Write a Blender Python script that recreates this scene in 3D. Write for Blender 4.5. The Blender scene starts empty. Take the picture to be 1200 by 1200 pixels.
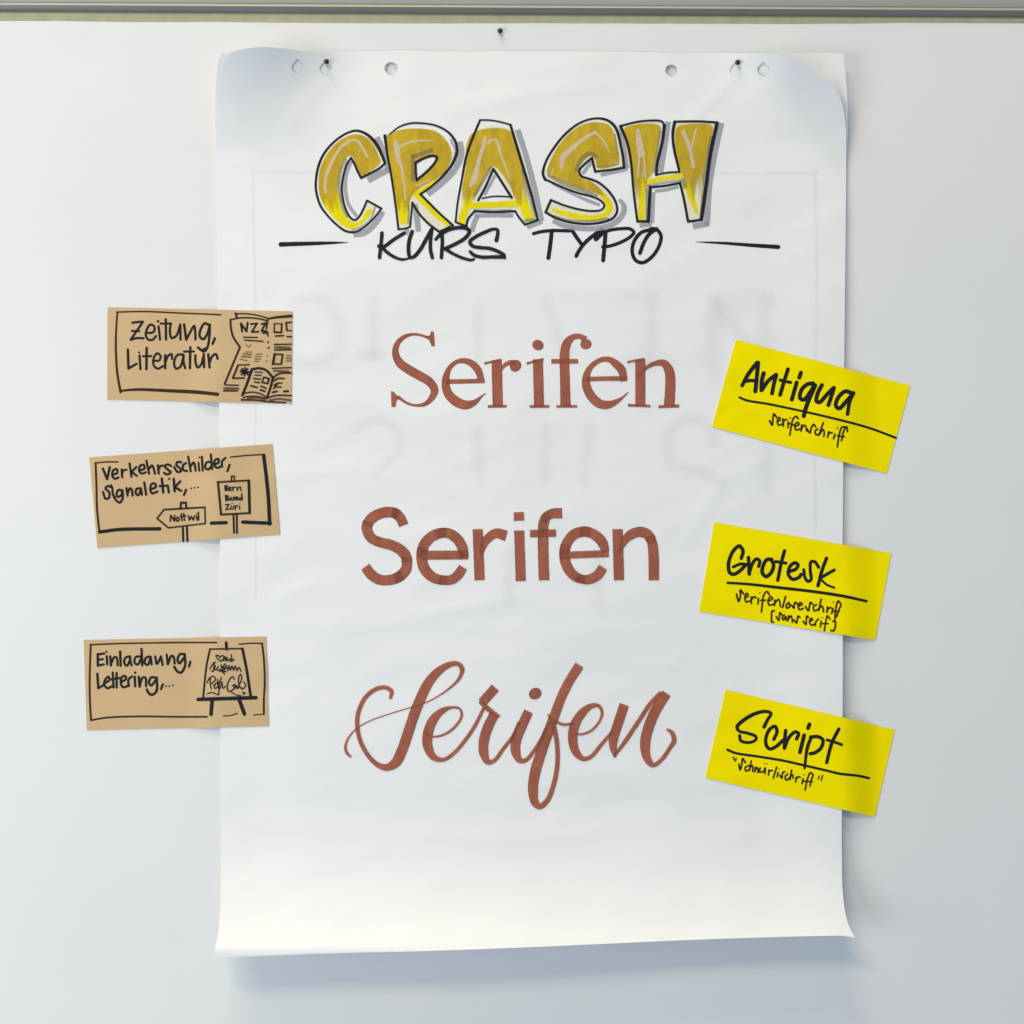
import bpy, math, random
from mathutils import Vector, noise
from mathutils.geometry import delaunay_2d_cdt
import numpy as np
random.seed(7)
sc = bpy.context.scene
COL = sc.collection

# ------------------------------------------------------------------ camera, light, exposure
S_MM = 0.000925            # metres of wall per measured unit (sheet is about 0.68 m wide)
DIST = 1.30                # camera to wall
cam_d = bpy.data.cameras.new('camera'); cam = bpy.data.objects.new('camera', cam_d); COL.objects.link(cam)
cam.location = (0, -DIST, 0); cam.rotation_euler = (math.radians(90), 0, 0)
cam_d.sensor_width = 36; cam_d.lens = 36 * DIST / (1200 * S_MM); cam_d.clip_start = 0.02; cam_d.clip_end = 60
sc.camera = cam
sc.render.resolution_x = sc.render.resolution_y = 1024
w = bpy.data.worlds.new("World"); sc.world = w; w.use_nodes = True
bg = w.node_tree.nodes['Background']; bg.inputs[0].default_value = (0.64, 0.80, 1.0, 1); bg.inputs[1].default_value = 0.40

def area(name, loc, target, sx, sy, power, col):
    l = bpy.data.lights.new(name, 'AREA'); l.shape = 'RECTANGLE'; l.size = sx; l.size_y = sy
    l.energy = power; l.color = col
    o = bpy.data.objects.new(name, l); COL.objects.link(o); o.location = loc
    o.rotation_euler = (Vector(target) - Vector(loc)).to_track_quat('-Z', 'Y').to_euler()
    return o
area('ceiling_strip_near', (-1.50, -3.10, 3.00), (-0.1, 0, -0.2), 2.2, 0.18, 74, (1.0, 0.83, 0.57))
area('ceiling_strip_high', (-1.30, -1.70, 5.10), (0.0, 0, -0.2), 2.6, 0.20, 128, (1.0, 0.91, 0.70))
area('window_left', (-2.1, -1.5, -0.45), (0.1, 0, -.2), 1.2, 1.2, 27, (0.96, 1.0, 1.0))
sc.view_settings.view_transform = 'Standard'; sc.view_settings.look = 'None'
sc.view_settings.exposure = 0.03; sc.view_settings.gamma = 1
sc.render.engine = 'CYCLES'
sc.cycles.transparent_max_bounces = 48

# ------------------------------------------------------------------ measuring helpers
def W(px, py, d):
    """a spot measured on the wall, standing d metres in front of it"""
    f = (DIST - d) / DIST
    return ((px - 600) * S_MM * f, -d, (600 - py) * S_MM * f)
def clamp(t, a=0., b=1.): return a if t < a else b if t > b else t
def smooth(t): t = clamp(t); return t * t * (3 - 2 * t)
def nz(x, y, s=0.): return noise.noise(Vector((x, y, s)))
def interp(tab, t):
    if t <= tab[0][0]: return tab[0][1]
    for (a, va), (b, vb) in zip(tab, tab[1:]):
        if t <= b: return va + (vb - va) * (t - a) / (b - a)
    return tab[-1][1]
def srgb(r, g, b):
    f = lambda c: (c / 255 / 12.92) if c <= 10 else ((c / 255 + .055) / 1.055) ** 2.4
    return (f(r), f(g), f(b), 1)

# ------------------------------------------------------------------ materials
def new_mat(name):
    m = bpy.data.materials.new(name); m.use_nodes = True
    nt = m.node_tree; return m, nt, nt.nodes['Principled BSDF'], nt.nodes['Material Output']
def N(nt, t, **kw):
    n = nt.nodes.new(t)
    for k, v in kw.items(): setattr(n, k, v)
    return n
def surf(name, col, rough=.8, var=.03, vscale=8, bump=.0, bscale=600, metal=0, spec=.3, stretch=(1, 1, 1), fibre=0):
    m, nt, p, out = new_mat(name)
    tc = N(nt, 'ShaderNodeTexCoord'); mp = N(nt, 'ShaderNodeMapping'); mp.inputs['Scale'].default_value = stretch
    nt.links.new(tc.outputs['Object'], mp.inputs[0])
    n1 = N(nt, 'ShaderNodeTexNoise'); n1.inputs['Scale'].default_value = vscale; n1.inputs['Detail'].default_value = 5
    nt.links.new(mp.outputs[0], n1.inputs['Vector'])
    mr = N(nt, 'ShaderNodeMapRange'); mr.inputs[1].default_value = .3; mr.inputs[2].default_value = .7
    mr.inputs[3].default_value = 1 - var; mr.inputs[4].default_value = 1 + var
    nt.links.new(n1.outputs[0], mr.inputs[0])
    last = mr.outputs[0]
    if fibre:
        n3 = N(nt, 'ShaderNodeTexNoise'); n3.inputs['Scale'].default_value = 420; n3.inputs['Detail'].default_value = 3
        mp3 = N(nt, 'ShaderNodeMapping'); mp3.inputs['Scale'].default_value = (.15, 1, 1.6)
        nt.links.new(tc.outputs['Object'], mp3.inputs[0]); nt.links.new(mp3.outputs[0], n3.inputs['Vector'])
        m3 = N(nt, 'ShaderNodeMapRange'); m3.inputs[1].default_value = .3; m3.inputs[2].default_value = .7
        m3.inputs[3].default_value = 1 - fibre; m3.inputs[4].default_value = 1 + fibre
        nt.links.new(n3.outputs[0], m3.inputs[0])
        mu = N(nt, 'ShaderNodeMath', operation='MULTIPLY'); nt.links.new(last, mu.inputs[0]); nt.links.new(m3.outputs[0], mu.inputs[1])
        last = mu.outputs[0]
    vm = N(nt, 'ShaderNodeVectorMath', operation='SCALE'); vm.inputs[0].default_value = col[:3]
    nt.links.new(last, vm.inputs['Scale']); nt.links.new(vm.outputs[0], p.inputs['Base Color'])
    p.inputs['Roughness'].default_value = rough; p.inputs['Metallic'].default_value = metal
    p.inputs['Specular IOR Level'].default_value = spec
    if bump:
        n2 = N(nt, 'ShaderNodeTexNoise'); n2.inputs['Scale'].default_value = bscale; n2.inputs['Detail'].default_value = 4
        nt.links.new(mp.outputs[0], n2.inputs['Vector'])
        b = N(nt, 'ShaderNodeBump'); b.inputs['Strength'].default_value = bump; b.inputs['Distance'].default_value = .0004
        nt.links.new(n2.outputs[0], b.inputs['Height']); nt.links.new(b.outputs[0], p.inputs['Normal'])
    return m
def ink(name, col, cover=.8, edge=0., streak=.08, rough=.6, spec=.10, tint=(1, 1, 1), rim=1., tone=.0):
    """marker ink: a diffuse film that lets part of the layer under it through"""
    m, nt, p, out = new_mat(name)
    L = nt.links.new
    p.inputs['Roughness'].default_value = rough; p.inputs['Specular IOR Level'].default_value = spec
    uv = N(nt, 'ShaderNodeUVMap'); uv.uv_map = 'UVMap'; sep = N(nt, 'ShaderNodeSeparateXYZ'); L(uv.outputs[0], sep.inputs[0])
    # v: 0 in the middle of a stroke, 1 at its rim; u runs along the stroke
    mp = N(nt, 'ShaderNodeMapping'); mp.inputs['Scale'].default_value = (.10, 3.2, 1); L(uv.outputs[0], mp.inputs[0])
    n = N(nt, 'ShaderNodeTexNoise'); n.inputs['Scale'].default_value = 1.6; n.inputs['Detail'].default_value = 4; L(mp.outputs[0], n.inputs['Vector'])
    mr = N(nt, 'ShaderNodeMapRange'); mr.inputs[1].default_value = .3; mr.inputs[2].default_value = .7
    mr.inputs[3].default_value = cover - streak; mr.inputs[4].default_value = cover + streak; L(n.outputs[0], mr.inputs[0])
    ed = N(nt, 'ShaderNodeMapRange'); ed.inputs[1].default_value = .82; ed.inputs[2].default_value = 1; ed.inputs[3].default_value = 0; ed.inputs[4].default_value = 1
    ab = N(nt, 'ShaderNodeMath', operation='ABSOLUTE'); L(sep.outputs[1], ab.inputs[0]); L(ab.outputs[0], ed.inputs[0])
    es = N(nt, 'ShaderNodeMath', operation='MULTIPLY'); es.inputs[1].default_value = edge; L(ed.outputs[0], es.inputs[0])
    ad = N(nt, 'ShaderNodeMath', operation='ADD', use_clamp=True); L(mr.outputs[0], ad.inputs[0]); L(es.outputs[0], ad.inputs[1])
    fd = N(nt, 'ShaderNodeUVMap'); fd.uv_map = 'fade'; fs = N(nt, 'ShaderNodeSeparateXYZ'); L(fd.outputs[0], fs.inputs[0])
    fm = N(nt, 'ShaderNodeMath', operation='MULTIPLY', use_clamp=True); L(ad.outputs[0], fm.inputs[0]); L(fs.outputs[0], fm.inputs[1])
    tc = N(nt, 'ShaderNodeTexCoord'); n2 = N(nt, 'ShaderNodeTexNoise'); n2.inputs['Scale'].default_value = 70; n2.inputs['Detail'].default_value = 3
    mp2 = N(nt, 'ShaderNodeMapping'); mp2.inputs['Scale'].default_value = (1.6, 1, .7); L(tc.outputs['Object'], mp2.inputs[0]); L(mp2.outputs[0], n2.inputs['Vector'])
    m2 = N(nt, 'ShaderNodeMapRange'); m2.inputs[1].default_value = .35; m2.inputs[2].default_value = .65; m2.inputs[3].default_value = 1 - tone; m2.inputs[4].default_value = 1 + tone
    L(n2.outputs[0], m2.inputs[0])
    rm = N(nt, 'ShaderNodeMapRange'); rm.inputs[3].default_value = 1; rm.inputs[4].default_value = rim; L(ed.outputs[0], rm.inputs[0])
    mu = N(nt, 'ShaderNodeMath', operation='MULTIPLY'); L(m2.outputs[0], mu.inputs[0]); L(rm.outputs[0], mu.inputs[1])
    vm = N(nt, 'ShaderNodeVectorMath', operation='SCALE'); vm.inputs[0].default_value = col[:3]; L(mu.outputs[0], vm.inputs['Scale']); L(vm.outputs[0], p.inputs['Base Color'])
    tr = N(nt, 'ShaderNodeBsdfTransparent')
    tm = N(nt, 'ShaderNodeMix', data_type='RGBA'); tm.inputs[6].default_value = (1, 1, 1, 1); tm.inputs[7].default_value = (*tint, 1)
    L(fs.outputs[0], tm.inputs[0]); L(tm.outputs[2], tr.inputs[0])
    mx = N(nt, 'ShaderNodeMixShader'); L(fm.outputs[0], mx.inputs[0]); L(tr.outputs[0], mx.inputs[1]); L(p.outputs[0], mx.inputs[2])
    L(mx.outputs[0], out.inputs[0])
    return m

M = {}
M['wall'] = surf('wall_paint', (.62, .62, .58), .9, .02, 3, .3, 300)
M['board'] = surf('pinboard_felt', (.50, .49, .315), .95, .10, 60, .8, 900)
M['alu'] = surf('brushed_aluminium', (.25, .25, .222), .40, .06, 30, .1, 500, metal=.30, stretch=(.05, 1, 1))  # base colour darkened: shade of the rail's down-facing side is painted in
M['alu_light'] = surf('dull_aluminium', (.45, .445, .405), .5, .06, 30, .1, 500, metal=.15, stretch=(.05, 1, 1))  # paler metal for the upper rail, and the painted highlight on the roll
M['back'] = surf('backing_paper', (.81, .82, .825), .75, .012, 5, .10, 300, fibre=.006)
M['sheet'] = surf('flipchart_paper', (.885, .887, .890), .72, .010, 7, .12, 260, fibre=.006)
M['kraft'] = surf('kraft_card', (.635, .44, .235), .85, .022, 45, .15, 500, stretch=(.35, 1, 1), fibre=.015)
M['yellow'] = surf('yellow_card', (1.0, .835, .001), .8, .035, 22, .10, 400, spec=.02)
M['pin'] = surf('pin_plastic', (.02, .02, .022), .25, .02, 30, spec=.5)
M['steel'] = surf('pin_steel', (.5, .5, .5), .3, .02, 30, metal=1)
I = {}
I['k'] = ink('black_marker', (.016, .018, .022, 1), .96, .03, .03)
I['b'] = ink('brown_marker', (.375, .135, .085, 1), .58, .36, .06, tint=(.92, .50, .40), rim=.30, tone=.16)
I['g'] = ink('grey_marker', (.40, .40, .45, 1), .66, .05, .07)
I['y'] = ink('yellow_marker', (.90, .76, .002, 1), .93, -.10, .06, tone=.05)
I['o'] = ink('ochre_marker', (.62, .42, .022, 1), .90, 0, .05, tone=.12)
I['p'] = ink('pale_yellow_marker', (.92, .86, .48, 1), .40, 0, .10)
I['v'] = ink('olive_shading', (.26, .24, .13, 1), .46, -.10, .10)
I['h'] = ink('chalk_highlight', (.86, .74, .58, 1), .62, -.35, .26)
I['w'] = ink('thin_brown_ink', (.045, .022, .018, 1), .93, 0, .05)
I['t'] = ink('light_pen', (.05, .045, .04, 1), .60, 0, .15)
I['s'] = ink('show_through_ink', (.42, .44, .46, 1), .066, 0, .012)

# ------------------------------------------------------------------ object helpers
def mesh_obj(name, verts, faces, mats, parent=None, smooth_=True, midx=None, uv=None, fade=None):
    me = bpy.data.meshes.new(name); me.from_pydata(verts, [], faces)
    for m in mats: me.materials.append(m)
    if midx is not None: me.polygons.foreach_set('material_index', midx)
    if smooth_: me.polygons.foreach_set('use_smooth', [True] * len(faces))
    if uv is not None:
        l = me.uv_layers.new(name='UVMap')
        li = np.zeros(len(me.loops), dtype=np.int32); me.loops.foreach_get('vertex_index', li)
        l.data.foreach_set('uv', np.array(uv, dtype=np.float32)[li].ravel())
        if fade is not None:
            l2 = me.uv_layers.new(name='fade'); fa = np.array(fade, dtype=np.float32)[li]
            l2.data.foreach_set('uv', np.stack([fa, fa * 0], 1).ravel())
    me.update()
    o = bpy.data.objects.new(name, me); COL.objects.link(o)
    if parent: o.parent = parent
    return o
def thicken(o, t):
    o.modifiers.new('thickness', 'SOLIDIFY').thickness = t
    e = o.modifiers.new('crisp_edge', 'EDGE_SPLIT'); e.split_angle = math.radians(45)
def tag(o, label=None, cat=None, group=None, kind=None):
    if label: o['label'] = label
    if cat: o['category'] = cat
    if group: o['group'] = group
    if kind: o['kind'] = kind
    return o
def inside(pts, loops):
    res = np.zeros(len(pts), dtype=bool); x = pts[:, 0]; y = pts[:, 1]
    for lp in loops:
        n = len(lp)
        for i in range(n):
            x1, y1 = lp[i]; x2, y2 = lp[(i + 1) % n]
            if y1 == y2: continue
            c = ((y1 > y) != (y2 > y)) & (x < (x2 - x1) * (y - y1) / (y2 - y1) + x1)
            res ^= c
    return res
def fill(loops, gx, gy=None):
    """triangulate flat outlines (even-odd) with a grid of inner points"""
    gy = gy or gx
    a = np.array([p for l in loops for p in l]); x0, y0 = a.min(0); x1, y1 = a.max(0)
    co = []; ed = []
    for l in loops:
        b = len(co); co += [tuple(p) for p in l]; ed += [(b + i, b + (i + 1) % len(l)) for i in range(len(l))]
    xs = np.arange(x0 + gx * .5, x1, gx); ys = np.arange(y0 + gy * .5, y1, gy)
    if len(xs) and len(ys):
        g = np.array([(x, y) for y in ys for x in xs]); g = g[inside(g, loops)]
        d = np.full(len(g), 1e9)
        for p in a: d = np.minimum(d, (g[:, 0] - p[0]) ** 2 + (g[:, 1] - p[1]) ** 2)
        g = g[d > (min(gx, gy) * .3) ** 2]; co += [tuple(p) for p in g]
    v, e, f, *_ = delaunay_2d_cdt([Vector(c) for c in co], ed, [], 0, 1e-4)
    v = np.array([tuple(p) for p in v]); f = [tuple(t) for t in f if len(t) == 3]
    cen = np.array([(v[a_] + v[b_] + v[c_]) / 3 for a_, b_, c_ in f])
    keep = inside(cen, loops)
    out = []
    for t, k in zip(f, keep):
        if not k: continue
        a_, b_, c_ = (v[i] for i in t)
        ar = (b_[0] - a_[0]) * (c_[1] - a_[1]) - (c_[0] - a_[0]) * (b_[1] - a_[1])
        if abs(ar) < 2e-2 * max(math.dist(a_, b_), math.dist(b_, c_), math.dist(c_, a_)): continue
        out.append(t if ar < 0 else (t[0], t[2], t[1]))     # faces look at the camera
    return v, out
def catmull(P, step, closed=False):
    P = [list(p) for p in P]
    if len(P) < 3 and not closed:
        n = max(2, int(math.dist(P[0][:2], P[1][:2]) / step) + 1)
        return [[a + (b - a) * i / (n - 1) for a, b in zip(P[0], P[1])] for i in range(n)]
    m = len(P)
    if closed: get = lambda i: P[i % m]; segs = m
    else:
        e0 = [2 * a - b for a, b in zip(P[0], P[1])]; e1 = [2 * a - b for a, b in zip(P[-1], P[-2])]
        e0[2:] = P[0][2:]; e1[2:] = P[-1][2:]
        get = lambda i: e0 if i < 0 else e1 if i >= m else P[i]; segs = m - 1
    out = []
    for i in range(segs):
        a, b, c, d = (get(i + k) for k in (-1, 0, 1, 2))
        t0 = 0; t1 = t0 + max(1e-3, math.dist(a[:2], b[:2])) ** .5
        t2 = t1 + max(1e-3, math.dist(b[:2], c[:2])) ** .5; t3 = t2 + max(1e-3, math.dist(c[:2], d[:2])) ** .5
        n = max(2, int(math.dist(b[:2], c[:2]) / step) + 1)
        for j in range(n):
            t = t1 + (t2 - t1) * j / n
            L = lambda u, v_, ta, tb: [(tb - t) / (tb - ta) * p + (t - ta) / (tb - ta) * q for p, q in zip(u, v_)]
            A1 = L(a, b, t0, t1); A2 = L(b, c, t1, t2); A3 = L(c, d, t2, t3)
            B1 = L(A1, A2, t0, t2); B2 = L(A2, A3, t1, t3)
            q = L(B1, B2, t1, t2)
            if len(q) > 2: q[2] = b[2] + (c[2] - b[2]) * j / n
            out.append(q)
    if not closed: out.append(list(P[-1]))
    return out

class Ink:
    pen = 1.
    """collects pen strokes and filled areas that lie on one sheet"""
    def __init__(s, depth, x0=0, y0=0, k=1., eps=.00014, de=.000003):
        s.depth = depth; s.o = (x0, y0, k); s.eps = eps; s.de = de; s.reset()
    def reset(s): s.v = []; s.f = []; s.m = []; s.uv = []; s.mats = []; s.fd = []
    def block(s, x0, y0, k): s.o = (x0, y0, k); return s
    def mat(s, key):
        if key not in s.mats: s.mats.append(key)
        return s.mats.index(key)
    def add(s, x, y, u, v, lift=0, fade=1.):
        s.v.append(W(x, y, s.depth(x, y) + s.eps + lift)); s.uv.append((u, v)); s.fd.append(fade); return len(s.v) - 1
    def ribbon(s, P, key, flat):
        mi = s.mat(key); step = .7 if max(p[2] for p in P) < 5 else 1.2
        Q = catmull(P, step); n = len(Q); ph = random.random() * 50; u = ph
        wide = max(p[2] for p in P) > 5; prev = None; tx = []
        for i in range(n):
            a = Q[max(0, i - 1)]; b = Q[min(n - 1, i + 1)]
            dx, dy = b[0] - a[0], b[1] - a[1]; l = math.hypot(dx, dy) or 1; tx.append((dx / l, dy / l))
        cols = (-1, -.6, 0, .6, 1) if wide else (-1, 0, 1)
        def cap(q, t, sgn, u, lift):
            c = s.add(q[0], q[1], u, 0, lift); r = q[2] / 2; ids = []
            for j in range(9):
                an = math.pi * (j / 8 - .5)
                ids.append(s.add(q[0] + sgn * t[0] * r * math.cos(an) - t[1] * r * math.sin(an),
                                 q[1] + sgn * t[1] * r * math.cos(an) + t[0] * r * math.sin(an), u, 1, lift, 0. if key == 's' else 1.))
            for j in range(8):
                s.f.append((c, ids[j], ids[j + 1]) if sgn > 0 else (c, ids[j + 1], ids[j])); s.m.append(mi)
        lift = 0
        for i, q in enumerate(Q):
            t = tx[i]; w_ = q[2] / 2 * (1 + .05 * nz(u * .25, ph)); lift = s.de * .9 * i / n
            if i: u += math.dist(q[:2], Q[i - 1][:2])
            en = flat and i in (0, n - 1)
            row = [s.add(q[0] - t[1] * w_ * c, q[1] + t[0] * w_ * c, u, 1 if en else c, lift, (1 - abs(c)) if key == 's' else 1.) for c in cols]
            if prev:
                for j in range(len(cols) - 1):
                    s.f.append((prev[j], prev[j + 1], row[j + 1], row[j])); s.m.append(mi)
            prev = row
        if not flat:
            cap(Q[0], tx[0], -1, ph, 0); cap(Q[-1], tx[-1], 1, u, lift)
        s.eps += s.de
    def disc(s, x, y, r, key, ry=None):
        mi = s.mat(key); c = s.add(x, y, 0, 0); ids = []; ph = random.random() * 9
        for j in range(20):
            a = 2 * math.pi * j / 20; rr = 1 + .06 * math.sin(2 * a + ph)
            ids.append(s.add(x + r * rr * math.cos(a), y + (ry or r) * rr * math.sin(a), j, 1))
        for j in range(20): s.f.append((c, ids[j], ids[(j + 1) % 20])); s.m.append(mi)
        s.eps += s.de
    def area(s, loops, key, fade=None):
        mi = s.mat(key); v, f = fill(loops, 2.5 if fade else 5); b = len(s.v); s.eps += 2e-5
        for x, y in v:
            fv = 1.
            if fade:
                (ax, ay), (bx, by) = fade; dx, dy = bx - ax, by - ay; L2 = dx * dx + dy * dy
                t = ((x - ax) * dx + (y - ay) * dy) / L2 + .75 * nz((x * dy - y * dx) / math.sqrt(L2) / 2.6, 4.4)
                fv = 1 - smooth(t)
            s.add(x, y, y * .9 + x * .35 + 40, .7 * math.sin(x * .33), 0, fv)
        for t in f: s.f.append(tuple(b + i for i in t)); s.m.append(mi)
        s.eps += 3e-5
    def draw(s, text, default='k'):
        x0, y0, k = s.o
        for line in text.strip().splitlines():
            T = line.split()
            if not T: continue
            key = default
            if T[0] in I: key = T.pop(0)
            c = T.pop(0)
            if c in 'PQ':
                loops = []; fade = None
                if T[0][0] == 'f':
                    q = [float(a) for a in T.pop(0)[1:].split(',')]
                    fade = ((x0 + q[0] / k, y0 + q[1] / k), (x0 + q[2] / k, y0 + q[3] / k))
                for part in ' '.join(T).split('|'):
                    L = [[float(a) for a in p.split(',')] for p in part.split()]
                    L = [(x0 + p[0] / k, y0 + p[1] / k) for p in L]
                    loops.append([tuple(q) for q in catmull(L, 2.0, True)] if c == 'Q' else L)
                s.area(loops, key, fade); continue
            w_ = float(T.pop(0)); P = [[float(a) for a in p.split(',')] for p in T]
            P = [(x0 + p[0] / k, y0 + p[1] / k, (p[2] if len(p) > 2 else w_) / k * s.pen) for p in P]
            if c == 'D':
                for p in P: s.disc(p[0], p[1], w_ / k * s.pen, key)
            elif c in 'SF': s.ribbon(P, key, c == 'F')
            elif c in 'LG':
                for a, b in zip(P, P[1:]): s.ribbon([a, b], key, c == 'G')
        return s
    def build(s, name, parent, label=None):
        o = mesh_obj(name, s.v, s.f, [I[k] for k in s.mats], parent, True, s.m, s.uv, s.fd)
        # the strokes are stored clockwise on the page: let every face look at the reader
        if label: o['label'] = label
        s.reset(); return o

# ------------------------------------------------------------------ how far each sheet stands off the wall
LEFT = [(60, 258), (80, 256), (110, 254.5), (170, 253), (300, 254.5), (480, 257), (620, 258), (860, 258.5), (1000, 259.5), (1060, 258.5), (1090, 256), (1110, 252.5), (1122, 250)]
RIGHT = [(60, 988), (90, 991), (130, 993), (200, 992), (400, 989.6), (620, 987.5), (810, 987.5), (1000, 986.5), (1050, 988), (1080, 993), (1099, 1001.5)]
def d_back(x, y):                                  # backing paper
    return .0003 + .0013 * (nz(x / 230, y / 330, 3) + .6) + .0004 * nz(x / 90, y / 120, 6) + .0012 * smooth((70 - y) / 50) * (.7 + .6 * nz(x / 130, 1.7)) * smooth((y - 10) / 15 + .4)
def d_rear(x, y):                                  # rear flipchart sheet
    c = clamp(((-x - y) + 420) / 1.414, 0, 90) / 90
    d = .0026 + .0005 * nz(x / 120, y / 90, 8) + .0016 * c + .020 * clamp((y - 1000) / 110) ** 2
    d += .84 * corner_right(x, y, 92) * (1 - .12 * smooth((x - y - 860) / 60))
    w = max(smooth((430 - x) / 40) * smooth((230 - y) / 90), math.exp(-((x - 862) / 26) ** 2 - ((y - 82) / 30) ** 2))
    if w > .001:
        d += w * (d_front(x, y) - .0008 - .004 * smooth((300 - x) / 40) - d)
    return d
def creases(x, y):
    h = 0
    for (ax, ay, bx, by, am, wd) in CREASE:
        dx, dy = bx - ax, by - ay; L2 = dx * dx + dy * dy; t = ((x - ax) * dx + (y - ay) * dy) / L2
        if t < -.15 or t > 1.15: continue
        L = math.sqrt(L2); dist = abs((x - ax) * dy - (y - ay) * dx) / L
        if dist > 3 * wd: continue
        h += am * math.exp(-(dist / wd) ** 2) * smooth((t + .15) / .35) * smooth((1.15 - t) / .35)
    return h
CREASE = [(863, 88, 800, 150, .0006, 9), (383, 88, 330, 160, .0004, 10), (440, 730, 620, 700, .0005, 9), (300, 730, 900, 742, .0004, 10), (320, 700, 380, 680, .0005, 7),
          (280, 960, 640, 985, .0006, 12), (690, 930, 960, 905, .0005, 12), (470, 860, 690, 1000, .0004, 10), (300, 560, 420, 545, .0004, 8),
          (280, 240, 330, 470, .0004, 9), (860, 330, 960, 360, .0005, 9), (560, 120, 700, 100, .0006, 10), (600, 330, 780, 345, .0004, 10), (850, 560, 800, 640, .0005, 9),
          (520, 62, 560, 95, .0009, 8), (300, 860, 460, 1010, .0004, 11), (780, 960, 900, 1050, .0005, 12)]
def corner_right(x, y, lim=130):
    m = clamp((.42 * (x - 900) + (172 - y)) / 1.08, 0, lim) / 96
    return .0215 * m ** 2 * smooth((x - 815) / 115)
def d_front(x, y):
    d = .0052 + .0011 * nz(x / 190, y / 105, 1) + .00032 * nz(x / 75, y / 34, 5) - .0011 * abs(nz(x / 120, y / 70, 12)) - .0006 * abs(nz(x / 70 + y / 90, y / 48, 17))
    d += .036 * smooth((430 - x) / 165) * clamp((200 - y) / 146) ** 1.8
    d += .0012 * smooth((300 - x) / 50) * smooth((y - 180) / 60) * (.4 + nz(y / 150, 3.3))
    d += corner_right(x, y)
    d += .0060 * smooth((x - 880) / 110) * math.exp(-((y - 860) / 190) ** 2)
    d += .0020 * smooth((x - 900) / 90) * smooth((y - 200) / 80) * smooth((640 - y) / 200)
    d += .047 * clamp((y - 928) / 185) ** 2.5
    for px, py in ((383, 74), (863, 75)):
        d -= .0020 * math.exp(-((x - px) ** 2 + (y - py) ** 2) / 2600)
    return d + creases(x, y)
def card_depth(edge, side):
    def f(x, y):
        t = (x - edge) * side
        if t <= 0: return d_front(x, y) + .0007 + .0008 * abs(nz(x / 60, y / 45, 21))
        wl = d_back(x, y) + .0007; e = d_front(edge, y) + .0007 + .0008 * abs(nz(edge / 60, y / 45, 21))
        return wl + (e - wl) * (1 - smooth(t / 42)) 
    return f

# ------------------------------------------------------------------ setting: wall
wall = mesh_obj('wall', [(-4, .022, -3), (4, .022, -3), (4, .022, 3), (-4, .022, 3)], [(0, 1, 2, 3)], [M['wall']], smooth_=False)
tag(wall, kind='structure', label='pale painted room wall behind the pinboard')

# ------------------------------------------------------------------ pinboard with its aluminium rail
pb = bpy.data.objects.new('pinboard', None); COL.objects.link(pb); pb.location = (0, 0, 0)
tag(pb, 'wide olive felt pinboard with an aluminium rail along its top', 'pinboard')
def boxmesh(name, a, b, mat, parent):
    (x0, y0, z0), (x1, y1, z1) = a, b
    v = [(x0, y0, z0), (x1, y0, z0), (x1, y1, z0), (x0, y1, z0), (x0, y0, z1), (x1, y0, z1), (x1, y1, z1), (x0, y1, z1)]
    f = [(0, 3, 2, 1), (4, 5, 6, 7), (0, 1, 5, 4), (1, 2, 6, 5), (2, 3, 7, 6), (3, 0, 4, 7)]
    return mesh_obj(name, v, f, [mat], parent, False)
boxmesh('felt_panel', (-1.3, 0, -1.1), (1.3, .018, .62), M['board'], pb)
# rail: a rolled profile (distance off the wall, height), swept along x with a slight tilt
def sweep(name, prof, mat):
    rv = []; rf = []; nx = 14; np_ = len(prof)
    for i in range(nx + 1):
        x = -1.3 + 2.6 * i / nx; zb = .5390 - .0062 * (x / 1.11)
        for d, h in prof: rv.append((x, -d, zb + h))
    for i in range(nx):
        for j in range(np_ - 1):
            a = i * np_ + j; rf.append((a, a + 1, a + np_ + 1, a + np_))
    o = mesh_obj(name, rv, rf, [mat], pb, True)
    e = o.modifiers.new('edge', 'EDGE_SPLIT'); e.split_angle = math.radians(40)
sweep('frame_rail', [(.000, 0), (.0016, 0), (.0030, .0009), (.0044, .0028), (.0054, .0046), (.0058, .0053)], M['alu'])
sweep('rail_bead', [(.0058, .0054), (.0056, .0060), (.0050, .0067), (.0040, .0075), (.0026, .0086), (.0012, .0095), (.0002, .0098)], M['alu_light'])  # upward slope of the same roll, its highlight painted by a lighter colour
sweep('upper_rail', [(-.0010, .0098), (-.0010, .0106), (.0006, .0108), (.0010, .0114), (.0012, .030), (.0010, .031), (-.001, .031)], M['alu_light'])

# ------------------------------------------------------------------ backing paper
tops = [(-260, 25.5), (0, 24.6), (60, 24.4), (160, 26), (240, 25.6), (330, 26.6), (480, 27.6), (640, 27.2), (800, 27.8), (900, 28.2), (1000, 27.6), (1060, 26.8), (1200, 27.4), (1460, 28)]
bl = [(x, interp(tops, x) + .35 * nz(x / 30, 2.2)) for x in range(-260, 1461, 12)] + [(1460, y) for y in range(60, 1500, 60)] \
    + [(x, 1500) for x in range(1460, -261, -60)] + [(-260, y) for y in range(1440, 40, -60)]
v, f = fill([bl], 22)
bp = mesh_obj('backing_paper', [W(x, y, d_back(x, y)) for x, y in v], f, [M['back']])
tag(bp, 'large plain white paper covering the whole pinboard below the rail', 'paper')
thicken(bp, .00018)

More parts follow.
